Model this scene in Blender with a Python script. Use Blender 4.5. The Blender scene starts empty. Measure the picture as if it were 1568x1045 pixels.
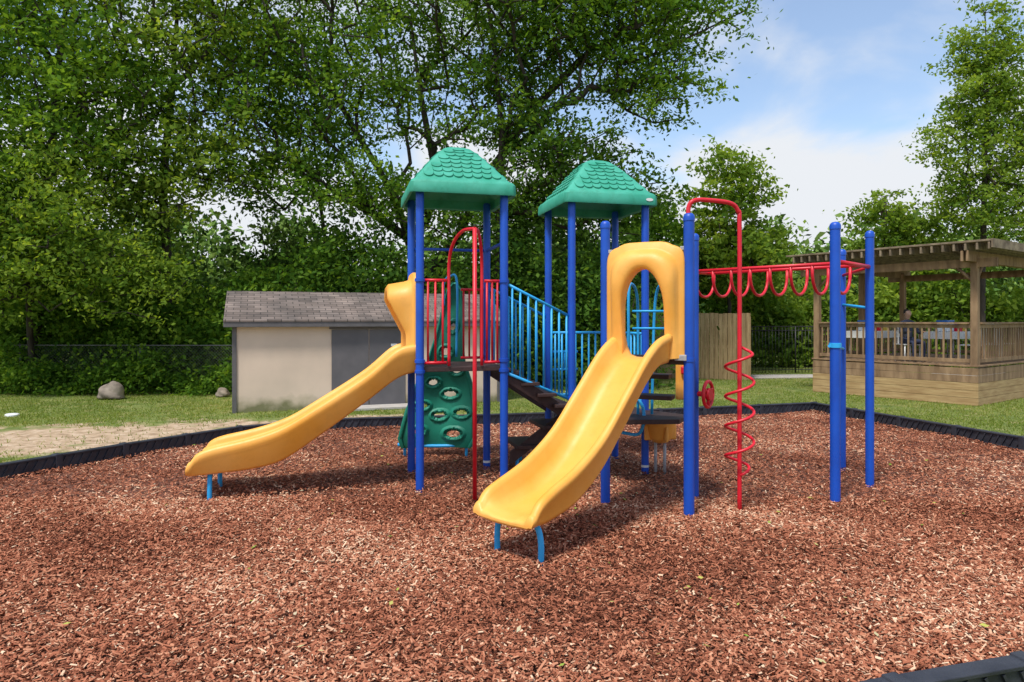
import bpy, math, numpy as np
from mathutils import Vector, Matrix
rng = np.random.default_rng(7)
scene = bpy.context.scene
COL = scene.collection

# ------------------------------------------------------------------ helpers
def link(o, parent=None):
    COL.objects.link(o)
    if parent is not None: o.parent = parent
    return o
def empty(name, loc=(0,0,0), rz=0):
    e = bpy.data.objects.new(name, None); e.location = loc; e.rotation_euler[2] = rz
    e.empty_display_size = 0.3
    return link(e)
def np_mesh(name, V, F, mat, parent=None, attr=None, smooth=False):
    V = np.ascontiguousarray(V, dtype=np.float32); F = np.ascontiguousarray(F, dtype=np.int32)
    m = bpy.data.meshes.new(name)
    k = F.shape[1]
    m.vertices.add(len(V)); m.vertices.foreach_set('co', V.ravel())
    m.loops.add(F.size); m.loops.foreach_set('vertex_index', F.ravel())
    m.polygons.add(len(F)); m.polygons.foreach_set('loop_start', np.arange(0, F.size, k, dtype=np.int32))
    m.update(calc_edges=True)
    if attr is not None:
        a = m.attributes.new('rnd', 'FLOAT', 'FACE'); a.data.foreach_set('value', np.asarray(attr, dtype=np.float32))
    if smooth: m.polygons.foreach_set('use_smooth', np.ones(len(F), dtype=bool))
    m.materials.append(mat)
    return link(bpy.data.objects.new(name, m), parent)
def py_mesh(name, V, F, mat, parent=None, smooth=False, bevel=0, segs=2):
    m = bpy.data.meshes.new(name); m.from_pydata([tuple(map(float, v)) for v in V], [], [tuple(int(i) for i in f) for f in F]); m.update()
    if smooth: m.polygons.foreach_set('use_smooth', np.ones(len(m.polygons), dtype=bool))
    m.materials.append(mat)
    o = link(bpy.data.objects.new(name, m), parent)
    if bevel:
        b = o.modifiers.new('b', 'BEVEL'); b.width = bevel; b.segments = segs; b.limit_method = 'ANGLE'
    return o
def catmull(pts, n=8):
    P = [Vector(p) for p in pts]; P = [P[0]*2-P[1]] + P + [P[-1]*2-P[-2]]
    out = []
    for i in range(1, len(P)-2):
        for j in range(n):
            t = j/n; a, b, c, d = P[i-1], P[i], P[i+1], P[i+2]
            out.append(0.5*((2*b) + (c-a)*t + (2*a-5*b+4*c-d)*t*t + (3*b-a-3*c+d)*t**3))
    out.append(P[-2]); return out
def tube_geo(pts, r, n=10):
    pts = [Vector(p) for p in pts]; V = []; F = []
    t0 = (pts[1]-pts[0]).normalized()
    up = Vector((0,0,1)) if abs(t0.z) < .9 else Vector((1,0,0))
    nrm = t0.cross(up).normalized(); prev = t0
    for i, p in enumerate(pts):
        if i == 0: t = t0
        elif i == len(pts)-1: t = (pts[i]-pts[i-1]).normalized()
        else: t = ((pts[i+1]-pts[i]).normalized() + (pts[i]-pts[i-1]).normalized()).normalized()
        nrm = prev.rotation_difference(t) @ nrm; prev = t
        b = t.cross(nrm)
        rr = r[i] if isinstance(r, (list, tuple)) else r
        for k in range(n):
            a = 2*math.pi*k/n; V.append(p + (nrm*math.cos(a) + b*math.sin(a))*rr)
    for i in range(len(pts)-1):
        for k in range(n):
            F.append((i*n+k, i*n+(k+1) % n, (i+1)*n+(k+1) % n, (i+1)*n+k))
    F.append(tuple(range(n))[::-1]); F.append(tuple((len(pts)-1)*n+k for k in range(n)))
    return V, F
def tubes(name, lst, mat, parent=None, n=10):
    V = []; F = []
    for pts, r in lst:
        v, f = tube_geo(pts, r, n); o = len(V); V += v; F += [tuple(i+o for i in ff) for ff in f]
    ob = py_mesh(name, V, F, mat, parent)
    me = ob.data
    for p in me.polygons: p.use_smooth = len(p.vertices) == 4
    return ob
def boxes(name, lst, mat, parent=None, bevel=.006):
    V = []; F = []
    for b in lst:
        cx, cy, cz, sx, sy, sz = b[:6]; a = b[6] if len(b) > 6 else 0
        tilt = b[7] if len(b) > 7 else 0
        M = Matrix.Rotation(a, 4, 'Z') @ Matrix.Rotation(tilt, 4, 'Y'); o = len(V)
        for dx, dy, dz in ((-1,-1,-1),(1,-1,-1),(1,1,-1),(-1,1,-1),(-1,-1,1),(1,-1,1),(1,1,1),(-1,1,1)):
            V.append(M @ Vector((dx*sx/2, dy*sy/2, dz*sz/2)) + Vector((cx, cy, cz)))
        F += [tuple(i+o for i in f) for f in ((3,2,1,0),(4,5,6,7),(0,1,5,4),(1,2,6,5),(2,3,7,6),(3,0,4,7))]
    return py_mesh(name, V, F, mat, parent, bevel=bevel)
def lathe(name, loc, prof, mat, parent=None, n=24):
    V = []; F = []
    for r, z in prof:
        for k in range(n):
            a = 2*math.pi*k/n; V.append((loc[0]+r*math.cos(a), loc[1]+r*math.sin(a), loc[2]+z))
    for i in range(len(prof)-1):
        for k in range(n): F.append((i*n+k, i*n+(k+1) % n, (i+1)*n+(k+1) % n, (i+1)*n+k))
    F.append(tuple((len(prof)-1)*n+k for k in range(n))); F.append(tuple(range(n))[::-1])
    ob = py_mesh(name, V, F, mat, parent)
    for p in ob.data.polygons: p.use_smooth = len(p.vertices) == 4
    m = ob.modifiers.new('e', 'EDGE_SPLIT'); m.split_angle = math.radians(50)
    return ob
def prism(name, poly, z0, z1, mat, parent=None, bevel=.006):
    n = len(poly); V = [(x, y, z0) for x, y in poly] + [(x, y, z1) for x, y in poly]
    F = [tuple(range(n))[::-1], tuple(range(n, 2*n))] + [(i, (i+1) % n, n+(i+1) % n, n+i) for i in range(n)]
    return py_mesh(name, V, F, mat, parent, bevel=bevel)
def inside(poly, X, Y):
    r = np.zeros(len(X), bool); n = len(poly)
    for i in range(n):
        x1, y1 = poly[i]; x2, y2 = poly[(i+1) % n]
        c = ((y1 > Y) != (y2 > Y)) & (X < (x2-x1)*(Y-y1)/(y2-y1+1e-12)+x1)
        r ^= c
    return r

# ------------------------------------------------------------------ materials
def newmat(name):
    m = bpy.data.materials.new(name); m.use_nodes = True; nt = m.node_tree
    return m, nt, nt.nodes, nt.links, nt.nodes['Principled BSDF']
def ramp(N, stops):
    r = N.new('ShaderNodeValToRGB'); e = r.color_ramp.elements
    while len(e) < len(stops): e.new(.5)
    for i, (p, c) in enumerate(stops): e[i].position = p; e[i].color = (*c, 1)
    return r
def mat_var(name, c1, c2, rough=.5, scale=4, bump=0, bscale=60, stretch=(1,1,1), spec=.5, detail=6, grime=0):
    m, nt, N, L, B = newmat(name)
    tc = N.new('ShaderNodeTexCoord'); mp = N.new('ShaderNodeMapping'); mp.inputs['Scale'].default_value = stretch
    L.new(tc.outputs['Object'], mp.inputs[0])
    n = N.new('ShaderNodeTexNoise'); n.inputs['Scale'].default_value = scale; n.inputs['Detail'].default_value = detail
    L.new(mp.outputs[0], n.inputs['Vector'])
    r = ramp(N, [(.3, c1), (.7, c2)]); L.new(n.outputs['Fac'], r.inputs[0]); col = r.outputs[0]
    if grime:
        g = N.new('ShaderNodeTexNoise'); g.inputs['Scale'].default_value = 9; g.inputs['Detail'].default_value = 12; g.inputs['Roughness'].default_value = .7; L.new(mp.outputs[0], g.inputs['Vector'])
        gr = ramp(N, [(.50, (1,1,1)), (.72, (.62,.55,.48))]); L.new(g.outputs['Fac'], gr.inputs[0])
        mx = N.new('ShaderNodeMixRGB'); mx.blend_type = 'MULTIPLY'; mx.inputs[0].default_value = grime; L.new(col, mx.inputs[1]); L.new(gr.outputs[0], mx.inputs[2]); col = mx.outputs[0]
        rr = N.new('ShaderNodeMapRange'); rr.inputs['To Min'].default_value = rough-.1; rr.inputs['To Max'].default_value = rough+.25; L.new(g.outputs['Fac'], rr.inputs[0]); L.new(rr.outputs[0], B.inputs['Roughness'])
    else: B.inputs['Roughness'].default_value = rough
    L.new(col, B.inputs['Base Color']); B.inputs['Specular IOR Level'].default_value = spec
    if bump:
        n2 = N.new('ShaderNodeTexNoise'); n2.inputs['Scale'].default_value = bscale; n2.inputs['Detail'].default_value = 5
        L.new(mp.outputs[0], n2.inputs['Vector'])
        b = N.new('ShaderNodeBump'); b.inputs['Strength'].default_value = bump; b.inputs['Distance'].default_value = .01
        L.new(n2.outputs['Fac'], b.inputs['Height']); L.new(b.outputs[0], B.inputs['Normal'])
    return m
def mat_attr(name, stops, transl=0, tcol=1.7):
    m, nt, N, L, B = newmat(name); N.remove(B)
    a = N.new('ShaderNodeAttribute'); a.attribute_name = 'rnd'
    r = ramp(N, stops); L.new(a.outputs['Fac'], r.inputs[0])
    D_ = N.new('ShaderNodeBsdfDiffuse'); L.new(r.outputs[0], D_.inputs[0]); out = D_.outputs[0]
    if transl:
        t = N.new('ShaderNodeBsdfTranslucent'); mx = N.new('ShaderNodeMixShader'); mx.inputs[0].default_value = transl
        mul = N.new('ShaderNodeMixRGB'); mul.blend_type = 'MULTIPLY'; mul.inputs[0].default_value = 1
        mul.inputs[2].default_value = (tcol*1.1, tcol, tcol*.4, 1); L.new(r.outputs[0], mul.inputs[1]); L.new(mul.outputs[0], t.inputs[0])
        L.new(out, mx.inputs[1]); L.new(t.outputs[0], mx.inputs[2]); out = mx.outputs[0]
    L.new(out, N['Material Output'].inputs['Surface'])
    return m
BLUE = mat_var('blue_powder_coat', (.003,.062,.42), (.006,.085,.52), .36, 3, .05, 200, grime=.2)
LBLUE = mat_var('light_blue_coat', (.015,.34,.74), (.03,.42,.82), .38, 3, grime=.2)
RED = mat_var('red_coat', (.60,.006,.02), (.72,.012,.03), .35, 3, grime=.2)
ORANGE = mat_var('yellow_orange_plastic', (.86,.37,.04), (.93,.47,.10), .40, 1.8, .12, 260, grime=.22)
GREEN = mat_var('teal_green_plastic', (.022,.30,.19), (.06,.40,.28), .55, 5, .1, 200, grime=.5)
DGREEN = mat_var('climber_green_plastic', (.008,.20,.13), (.012,.26,.17), .45, 3, grime=.4)
DECK = mat_var('brown_deck_coating', (.035,.016,.014), (.06,.03,.025), .6, 20, .2, 100)
BORD = mat_var('black_border_plastic', (.014,.016,.025), (.04,.043,.055), .5, 5, .3, 90)
METAL = mat_var('galvanised_metal', (.3,.3,.3), (.45,.45,.45), .4, 20)
WIRE = mat_var('aged_wire', (.10,.10,.09), (.16,.16,.15), .5, 20)
def mat_shedwall():
    m, nt, N, L, B = newmat('cream_painted_wall')
    tc = N.new('ShaderNodeTexCoord'); s = N.new('ShaderNodeSeparateXYZ'); L.new(tc.outputs['Object'], s.inputs[0])
    n = N.new('ShaderNodeTexNoise'); n.inputs['Scale'].default_value = 3; n.inputs['Detail'].default_value = 8; L.new(tc.outputs['Object'], n.inputs[0])
    a = N.new('ShaderNodeMath'); a.operation = 'MULTIPLY_ADD'; a.inputs[1].default_value = .6; L.new(n.outputs['Fac'], a.inputs[0])
    ml = N.new('ShaderNodeMath'); ml.operation = 'MULTIPLY'; ml.inputs[1].default_value = -1; L.new(s.outputs['Z'], ml.inputs[0]); L.new(ml.outputs[0], a.inputs[2])
    mr = N.new('ShaderNodeMapRange'); mr.inputs['From Min'].default_value = -.05; mr.inputs['From Max'].default_value = .25; L.new(a.outputs[0], mr.inputs[0])
    r = ramp(N, [(0, (.68,.54,.42)), (.5, (.5,.41,.29)), (1, (.2,.19,.09))]); L.new(mr.outputs[0], r.inputs[0])
    n3 = N.new('ShaderNodeTexNoise'); n3.inputs['Scale'].default_value = 1.2; n3.inputs['Detail'].default_value = 6; L.new(tc.outputs['Object'], n3.inputs[0])
    r3 = ramp(N, [(.3, (.86,.86,.85)), (.7, (1.05,1.04,1.03))]); L.new(n3.outputs['Fac'], r3.inputs[0])
    mm = N.new('ShaderNodeMixRGB'); mm.blend_type='MULTIPLY'; mm.inputs[0].default_value=1; L.new(r3.outputs[0], mm.inputs[2]); L.new(r.outputs[0], mm.inputs[1])
    L.new(mm.outputs[0], B.inputs['Base Color']); B.inputs['Roughness'].default_value = .8
    n2 = N.new('ShaderNodeTexNoise'); n2.inputs['Scale'].default_value = 80; L.new(tc.outputs['Object'], n2.inputs[0])
    b = N.new('ShaderNodeBump'); b.inputs['Strength'].default_value = .3; b.inputs['Distance'].default_value = .01; L.new(n2.outputs['Fac'], b.inputs['Height']); L.new(b.outputs[0], B.inputs['Normal'])
    return m
CREAM = mat_shedwall()
GTRIM = mat_var('grey_trim_paint', (.09,.085,.085), (.13,.12,.12), .6, 5)
GDOOR = mat_var('grey_door_paint', (.10,.095,.10), (.135,.125,.13), .55, 3)
def mat_shingle():
    m, nt, N, L, B = newmat('asphalt_shingles')
    tc = N.new('ShaderNodeTexCoord')
    br = N.new('ShaderNodeTexBrick'); br.inputs['Scale'].default_value = 1; br.inputs['Brick Width'].default_value = .28; br.inputs['Row Height'].default_value = .13
    br.inputs['Mortar Size'].default_value = .008; br.inputs['Color1'].default_value = (.15,.125,.11,1); br.inputs['Color2'].default_value = (.27,.23,.205,1); br.inputs['Mortar'].default_value = (.05,.045,.04,1)
    L.new(tc.outputs['Object'], br.inputs[0])
    n = N.new('ShaderNodeTexNoise'); n.inputs['Scale'].default_value = 1.5; n.inputs['Detail'].default_value = 9; L.new(tc.outputs['Object'], n.inputs[0])
    r = ramp(N, [(.3, (.45,.44,.44)), (.7, (1.1,1.0,.95))]); L.new(n.outputs['Fac'], r.inputs[0])
    mx = N.new('ShaderNodeMixRGB'); mx.blend_type = 'MULTIPLY'; mx.inputs[0].default_value = 1; L.new(br.outputs['Color'], mx.inputs[1]); L.new(r.outputs[0], mx.inputs[2])
    L.new(mx.outputs[0], B.inputs['Base Color']); B.inputs['Roughness'].default_value = .9
    b = N.new('ShaderNodeBump'); b.inputs['Strength'].default_value = .6; b.inputs['Distance'].default_value = .01; L.new(br.outputs['Fac'], b.inputs['Height']); b.invert = True; L.new(b.outputs[0], B.inputs['Normal'])
    return m
SHINGLE = mat_shingle()
WOOD = mat_var('weathered_wood', (.17,.10,.052), (.36,.23,.125), .8, 6, .4, 40, (1,1,.25), grime=.6)
WOODL = mat_var('light_treated_wood', (.33,.20,.085), (.52,.36,.17), .8, 3, .3, 40, (.6,.6,6), grime=.5)
WOODD = mat_var('dark_aged_wood', (.12,.085,.055), (.30,.23,.15), .85, 5, .4, 40, grime=.7)
WFENCE = mat_var('fence_wood', (.26,.165,.075), (.46,.32,.16), .85, 5, .4, 30, (3,3,.3), grime=.5)
BLACKM = mat_var('black_metal', (.01,.01,.01), (.02,.02,.02), .4, 5)
CONC = mat_var('concrete', (.38,.34,.3), (.5,.46,.41), .85, 4, .3, 60)
ROCK = mat_var('rock_stone', (.14,.11,.085), (.33,.27,.21), .85, 5, .8, 12)
BARK = mat_var('tree_bark', (.02,.014,.010), (.06,.045,.033), .9, 8, .8, 25, (1,1,.3))
WHITE = mat_var('white_plastic', (.7,.7,.68), (.8,.8,.78), .5, 5)
LEAF1 = mat_attr('leaf_mid_green', [(0, (.04,.10,.014)), (.5, (.105,.205,.026)), (1, (.22,.34,.045))], .45)
LEAF2 = mat_attr('leaf_dark_green', [(0, (.03,.075,.014)), (.5, (.075,.155,.024)), (1, (.16,.265,.04))], .42)
LEAF3 = mat_attr('leaf_fresh_green', [(0, (.07,.14,.02)), (.5, (.16,.25,.035)), (1, (.29,.38,.06))], .45)
LEAFB = mat_attr('leaf_background', [(0, (.06,.125,.03)), (.5, (.13,.215,.045)), (1, (.24,.33,.08))])
CHIP = mat_attr('wood_chip', [(0, (.055,.020,.013)), (.28, (.20,.068,.038)), (.55, (.39,.140,.078)), (.8, (.56,.26,.15)), (1, (.76,.54,.36))])
BLADE = mat_attr('grass_blade', [(0, (.09,.14,.02)), (.6, (.20,.26,.045)), (1, (.38,.36,.14))], .3)

def mat_mulch():
    m, nt, N, L, B = newmat('mulch_bed')
    tc = N.new('ShaderNodeTexCoord')
    v = N.new('ShaderNodeTexVoronoi'); v.inputs['Scale'].default_value = 55
    mp = N.new('ShaderNodeMapping'); mp.inputs['Scale'].default_value = (1,.45,1); mp.inputs['Rotation'].default_value = (0,0,.6)
    n0 = N.new('ShaderNodeTexNoise'); n0.inputs['Scale'].default_value = 9; L.new(tc.outputs['Object'], n0.inputs[0])
    ad = N.new('ShaderNodeMixRGB'); ad.blend_type = 'ADD'; ad.inputs[0].default_value = .25; L.new(tc.outputs['Object'], ad.inputs[1]); L.new(n0.outputs['Color'], ad.inputs[2])
    L.new(ad.outputs[0], mp.inputs[0]); L.new(mp.outputs[0], v.inputs[0])
    sp = N.new('ShaderNodeSeparateColor'); L.new(v.outputs['Color'], sp.inputs[0])
    r = ramp(N, [(0, (.05,.019,.012)), (.5, (.18,.066,.038)), (1, (.38,.16,.095))]); L.new(sp.outputs[0], r.inputs[0])
    L.new(r.outputs[0], B.inputs['Base Color']); B.inputs['Roughness'].default_value = .95
    b = N.new('ShaderNodeBump'); b.inputs['Strength'].default_value = .8; b.inputs['Distance'].default_value = .02; L.new(v.outputs['Distance'], b.inputs['Height']); L.new(b.outputs[0], B.inputs['Normal'])
    return m
DIRT = ((-7.5,11.5,4.4,1.45), (-3.4,13.4,2.9,.7))
def mat_ground():
    m, nt, N, L, B = newmat('grass_and_dirt_ground')
    tc = N.new('ShaderNodeTexCoord')
    def noise(s, d=8):
        n = N.new('ShaderNodeTexNoise'); n.inputs['Scale'].default_value = s; n.inputs['Detail'].default_value = d; L.new(tc.outputs['Object'], n.inputs[0]); return n
    g = ramp(N, [(.25, (.08,.12,.02)), (.5, (.15,.19,.035)), (.75, (.30,.26,.10))]); L.new(noise(2.5).outputs['Fac'], g.inputs[0])
    d = ramp(N, [(.3, (.27,.175,.10)), (.5, (.46,.325,.205)), (.7, (.60,.46,.33))]); L.new(noise(5, 14).outputs['Fac'], d.inputs[0])
    s = None
    for (cx, cy, rx, ry) in DIRT:
        mp = N.new('ShaderNodeMapping'); mp.vector_type = 'TEXTURE'; mp.inputs['Location'].default_value = (cx,cy,0); mp.inputs['Scale'].default_value = (rx,ry,1); mp.inputs['Rotation'].default_value=(0,0,.25)
        L.new(tc.outputs['Object'], mp.inputs[0]); ln = N.new('ShaderNodeVectorMath'); ln.operation = 'LENGTH'; L.new(mp.outputs[0], ln.inputs[0])
        if s is None: s = ln.outputs['Value']
        else:
            mi = N.new('ShaderNodeMath'); mi.operation = 'MINIMUM'; L.new(s, mi.inputs[0]); L.new(ln.outputs['Value'], mi.inputs[1]); s = mi.outputs[0]
    ma = N.new('ShaderNodeMath'); ma.operation = 'MULTIPLY_ADD'; ma.inputs[1].default_value = 2.6; L.new(noise(1.8, 12).outputs['Fac'], ma.inputs[0]); L.new(s, ma.inputs[2])
    mr = N.new('ShaderNodeMapRange'); mr.inputs['From Min'].default_value = 2.55; mr.inputs['From Max'].default_value = 2.15; L.new(ma.outputs[0], mr.inputs[0])
    mx = N.new('ShaderNodeMixRGB'); L.new(mr.outputs[0], mx.inputs[0]); L.new(g.outputs[0], mx.inputs[1]); L.new(d.outputs[0], mx.inputs[2])
    L.new(mx.outputs[0], B.inputs['Base Color']); B.inputs['Roughness'].default_value = .95
    b = N.new('ShaderNodeBump'); b.inputs['Strength'].default_value = .9; b.inputs['Distance'].default_value = .05; L.new(noise(14, 10).outputs['Fac'], b.inputs['Height']); L.new(b.outputs[0], B.inputs['Normal'])
    return m

# ------------------------------------------------------------------ ground
GROUND = mat_ground()
py_mesh('ground', [(-300,-60,0),(300,-60,0),(300,500,0),(-300,500,0)], [(0,1,2,3)], GROUND)
P = [(-6.43,8.2),(-5.57,9.8),(-4.55,11.4),(-3.2,12.3),(-.5,12.85),(2,13.35),(3.9,13.9),(6.5,14.7),(7.76,10.35),(8.6,7.2),(7.0,4.9),(2.7,3.58),(1.9,3.36),(-.5,2.6),(-4,2.0),(-7,2.6),(-7.3,5.5)]
prism('mulch_ground', P, .004, .014, mat_mulch(), bevel=0)
def scatter_mulch():
    def samp(n, xr, yr):
        x = rng.uniform(*xr, n); y = rng.uniform(*yr, n)
        k = inside(P, x, y) & (np.abs(x) < .78*y+1.2); return x[k], y[k]
    xa, ya = samp(270000, (-8,9), (2,15)); xb, yb = samp(210000, (-6,7), (2.6,7.5))
    x = np.concatenate([xa, xb]); y = np.concatenate([ya, yb]); n = len(x)
    h = .018 + .035*(np.sin(x*2.1+y*1.3)*np.sin(y*2.7-x)+1)*.5 + rng.uniform(0, .022, n)
    Lg = rng.uniform(.007, .026, n)*np.where(rng.random(n) < .06, 1.9, 1); W = rng.uniform(.003, .010, n)
    a = rng.uniform(0, math.pi*2, n); tl = rng.normal(0, .33, n); ro = rng.normal(0, .45, n)
    d = np.stack([np.cos(a)*np.cos(tl), np.sin(a)*np.cos(tl), np.sin(tl)], 1)
    s = np.stack([-np.sin(a)*np.cos(ro), np.cos(a)*np.cos(ro), np.sin(ro)], 1)
    up = np.cross(d, s); c = np.stack([x, y, h], 1)
    Ld = d*Lg[:, None]; Ws = s*W[:, None]; U = up*(W*.6)[:, None]
    V = np.stack([c-Ld-Ws, c+Ld-Ws*.7, c+Ld*.95+U, c-Ld*1.02+U, c+Ld*.9+Ws, c-Ld+Ws*.8], 1).reshape(-1, 3)
    b = (np.arange(n)*6)[:, None]
    F = np.concatenate([b+np.array([0,1,2,3]), b+np.array([3,2,4,5])], 0)
    patch = .09*np.sin(x*1.3+y*.7+np.sin(y*1.9))+.06*np.sin(y*2.3-x*.9)+.04*np.sin(x*4.1+y*3.3)
    r = np.clip(rng.normal(.49, .24, n)+patch, 0, 1)
    np_mesh('wood_chip_mulch', V, F, CHIP, attr=np.concatenate([r, r]))
scatter_mulch()
def fallen():
    n = 170; y = rng.uniform(3.8, 12, n); x = rng.uniform(-.7, .7, n)*y; k = inside(P, x, y); x, y = x[k], y[k]; n = len(x)
    a = rng.uniform(0, 6.28, n); c = np.stack([x, y, np.full(n, .072)], 1); s_ = rng.uniform(.5,1.2,n)[:,None]
    d = np.stack([np.cos(a), np.sin(a), rng.normal(0, .2, n)], 1)*.026*s_; s = np.stack([-np.sin(a), np.cos(a), rng.normal(0, .3, n)], 1)*.013*s_
    V = np.stack([c-d, c+s, c+d, c-s], 1).reshape(-1, 3); F = (np.arange(n)*4)[:, None]+np.arange(4)
    np_mesh('fallen_leaves', V, F, mat_attr('fallen_leaf', [(0, (.15,.3,.04)), (.6, (.45,.42,.1)), (1, (.5,.42,.3))]), attr=rng.random(n))
fallen()
def grass():
    n = 320000; y = 8+ (rng.random(n)**1.3)*20; x = rng.uniform(-1, 1, n)*(.8*y+1)
    k = ~inside(P, x, y)
    def e(cx, cy, rx, ry):
        c, s = math.cos(.25), math.sin(.25); dx, dy = x-cx, y-cy
        return np.hypot((dx*c+dy*s)/rx, (-dx*s+dy*c)/ry)
    dm = np.minimum(e(*DIRT[0]), e(*DIRT[1])) + .25*np.sin(x*2.3)*np.sin(y*3.1)
    k &= rng.random(n) < np.clip((dm-.85)*2.0, .05, 1)
    k &= (np.sin(x*1.1+2)*np.sin(y*1.7)+np.sin(x*3.3+y*2.1)*.5 + rng.normal(0,.7,n)) > -.8
    x, y = x[k], y[k]; n = len(x); a = rng.uniform(0, 6.28, n); h = rng.uniform(.02, .06, n)
    c = np.stack([x, y, np.zeros(n)], 1); d = np.stack([np.cos(a), np.sin(a), np.zeros(n)], 1)*.008
    t = c + np.stack([rng.normal(0, .03, n), rng.normal(0, .03, n), h], 1)
    V = np.stack([c-d, c+d, t], 1).reshape(-1, 3); F = (np.arange(n)*3)[:, None]+np.arange(3)
    np_mesh('grass', V, F, BLADE, attr=np.clip(rng.normal(.5, .25, n)+.2*np.sin(x*.8)*np.sin(y*.9), 0, 1))
grass()
def border():
    e = empty('playground_border')
    lst = []; ribs = []; pegs = []
    for i in range(len(P)):
        a = Vector(P[i]); b = Vector(P[(i+1) % len(P)]); L = (b-a).length; k = max(1, round(L/1.2)); ang = math.atan2((b-a).y, (b-a).x)
        dr = (b-a)/L; nin = Vector((dr.y, -dr.x))
        for j in range(k):
            s0, s1 = L*j/k, L*(j+1)/k; m = a+dr*(s0+s1)/2; l = s1-s0-.012
            lst += [(m.x, m.y, .105, l, .07, .19, ang), (m.x, m.y, .212, l, .11, .026, ang), (m.x, m.y, .035, l, .105, .03, ang)]
            q = int(l/.11)
            for s in (-1, 1):
                for t in range(q):
                    pp = a+dr*(s0+.06+t*(l-.1)/max(1, q-1)) + nin*s*.038
                    ribs.append((pp.x, pp.y, .125, .018, .028, .15, ang, .5))
            pe = a+dr*(s0+.001); pegs.append((pe.x, pe.y, .12, .09, .125, .232, ang))
    boxes('border_timbers', lst, BORD, e, .006); boxes('border_ribs', ribs, BORD, e, 0); boxes('border_joints', pegs, BORD, e, .01)
border()

# ------------------------------------------------------------------ play structure
PS = empty('playground_structure')
U = Vector((.970, .242, 0)); W_ = Vector((-.242, .970, 0))
A = Vector((-1.065,7.89,0)); Bp = A+W_; C = A+U; D = A+U+W_
E = Vector((1.72,8.82,0)); Fp = E-U; G = E+W_; Hh = E-U+W_
PR = .048
def post(p, h, name='support_post', r=PR, cap=True, sticker=False):
    prof = [(r, -.02), (r, h-.03), (r*.93, h-.012), (r*.7, h), (r*.3, h+.006)]
    if cap: prof = [(r, -.02), (r, h-.07), (r*1.1, h-.068), (r*1.1, h-.03), (r*.95, h-.008), (r*.6, h+.008), (r*.2, h+.012)]
    lathe(name, p, prof, BLUE, PS)
    if sticker: lathe('post_sticker', p, [(r+.0015, .10), (r+.0015, .13)], WHITE, PS)
for p in (A, Bp, C, Fp, G, Hh): post(p, 3.55, cap=False)
for p in (D, E): post(p, 3.55, cap=False, sticker=True)
S1 = Vector((.993,7.26,0)); S2 = Vector((1.776,6.85,0)); S3 = Vector((2.03,7.6,0))
post(S1, 3.04, r=.05); post(S2, 3.06, r=.053); post(S3, 2.95)
M1 = Vector((3.47,7.33,0)); M2 = Vector((4.26,8.13,0)); M3 = Vector((4.35,9.0,0))
post(M1, 3.04, r=.053); post(M2, 3.05); post(M3, 2.92)
cl_ = []
for p, zs in ((A,(1.40,1.52,2.46)),(C,(1.40,1.52,2.46)),(Bp,(1.40,)),(D,(1.40,2.4)),(S1,(1.60,)),(S2,(1.60,)),(E,(.82,)),(Fp,(.82,1.02))):
    for z in zs: cl_.append((p, z))
for p, z in cl_: lathe('post_clamp', (p.x,p.y,z), [(PR+.002,-.02),(PR+.012,-.018),(PR+.012,.018),(PR+.002,.02)], BLUE, PS, 20)

def deck(poly, z, name='deck'):
    prism(name, poly, z-.055, z, DECK, PS)
def xy(v): return (v.x, v.y)
deck([xy(A), xy(C), xy(D), xy(Bp)], 1.45, 'upper_deck')
deck([xy(Fp), xy(E), (2.15,8.35), (1.95,7.95), (1.2,7.9)], .84, 'lower_deck_front'); deck([xy(Fp+W_*.003), xy(E+W_*.003), xy(G), xy(Hh)], .838, 'lower_deck')
deck([xy(S1), xy(S2), xy(S3), (1.35,7.95)], 1.60, 'slide_deck')
boxes('deck_steps', [(1.55,8.05,1.10,.7,.25,.05,-.4), (1.5,7.98,1.35,.7,.25,.05,-.4)], DECK, PS)

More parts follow.
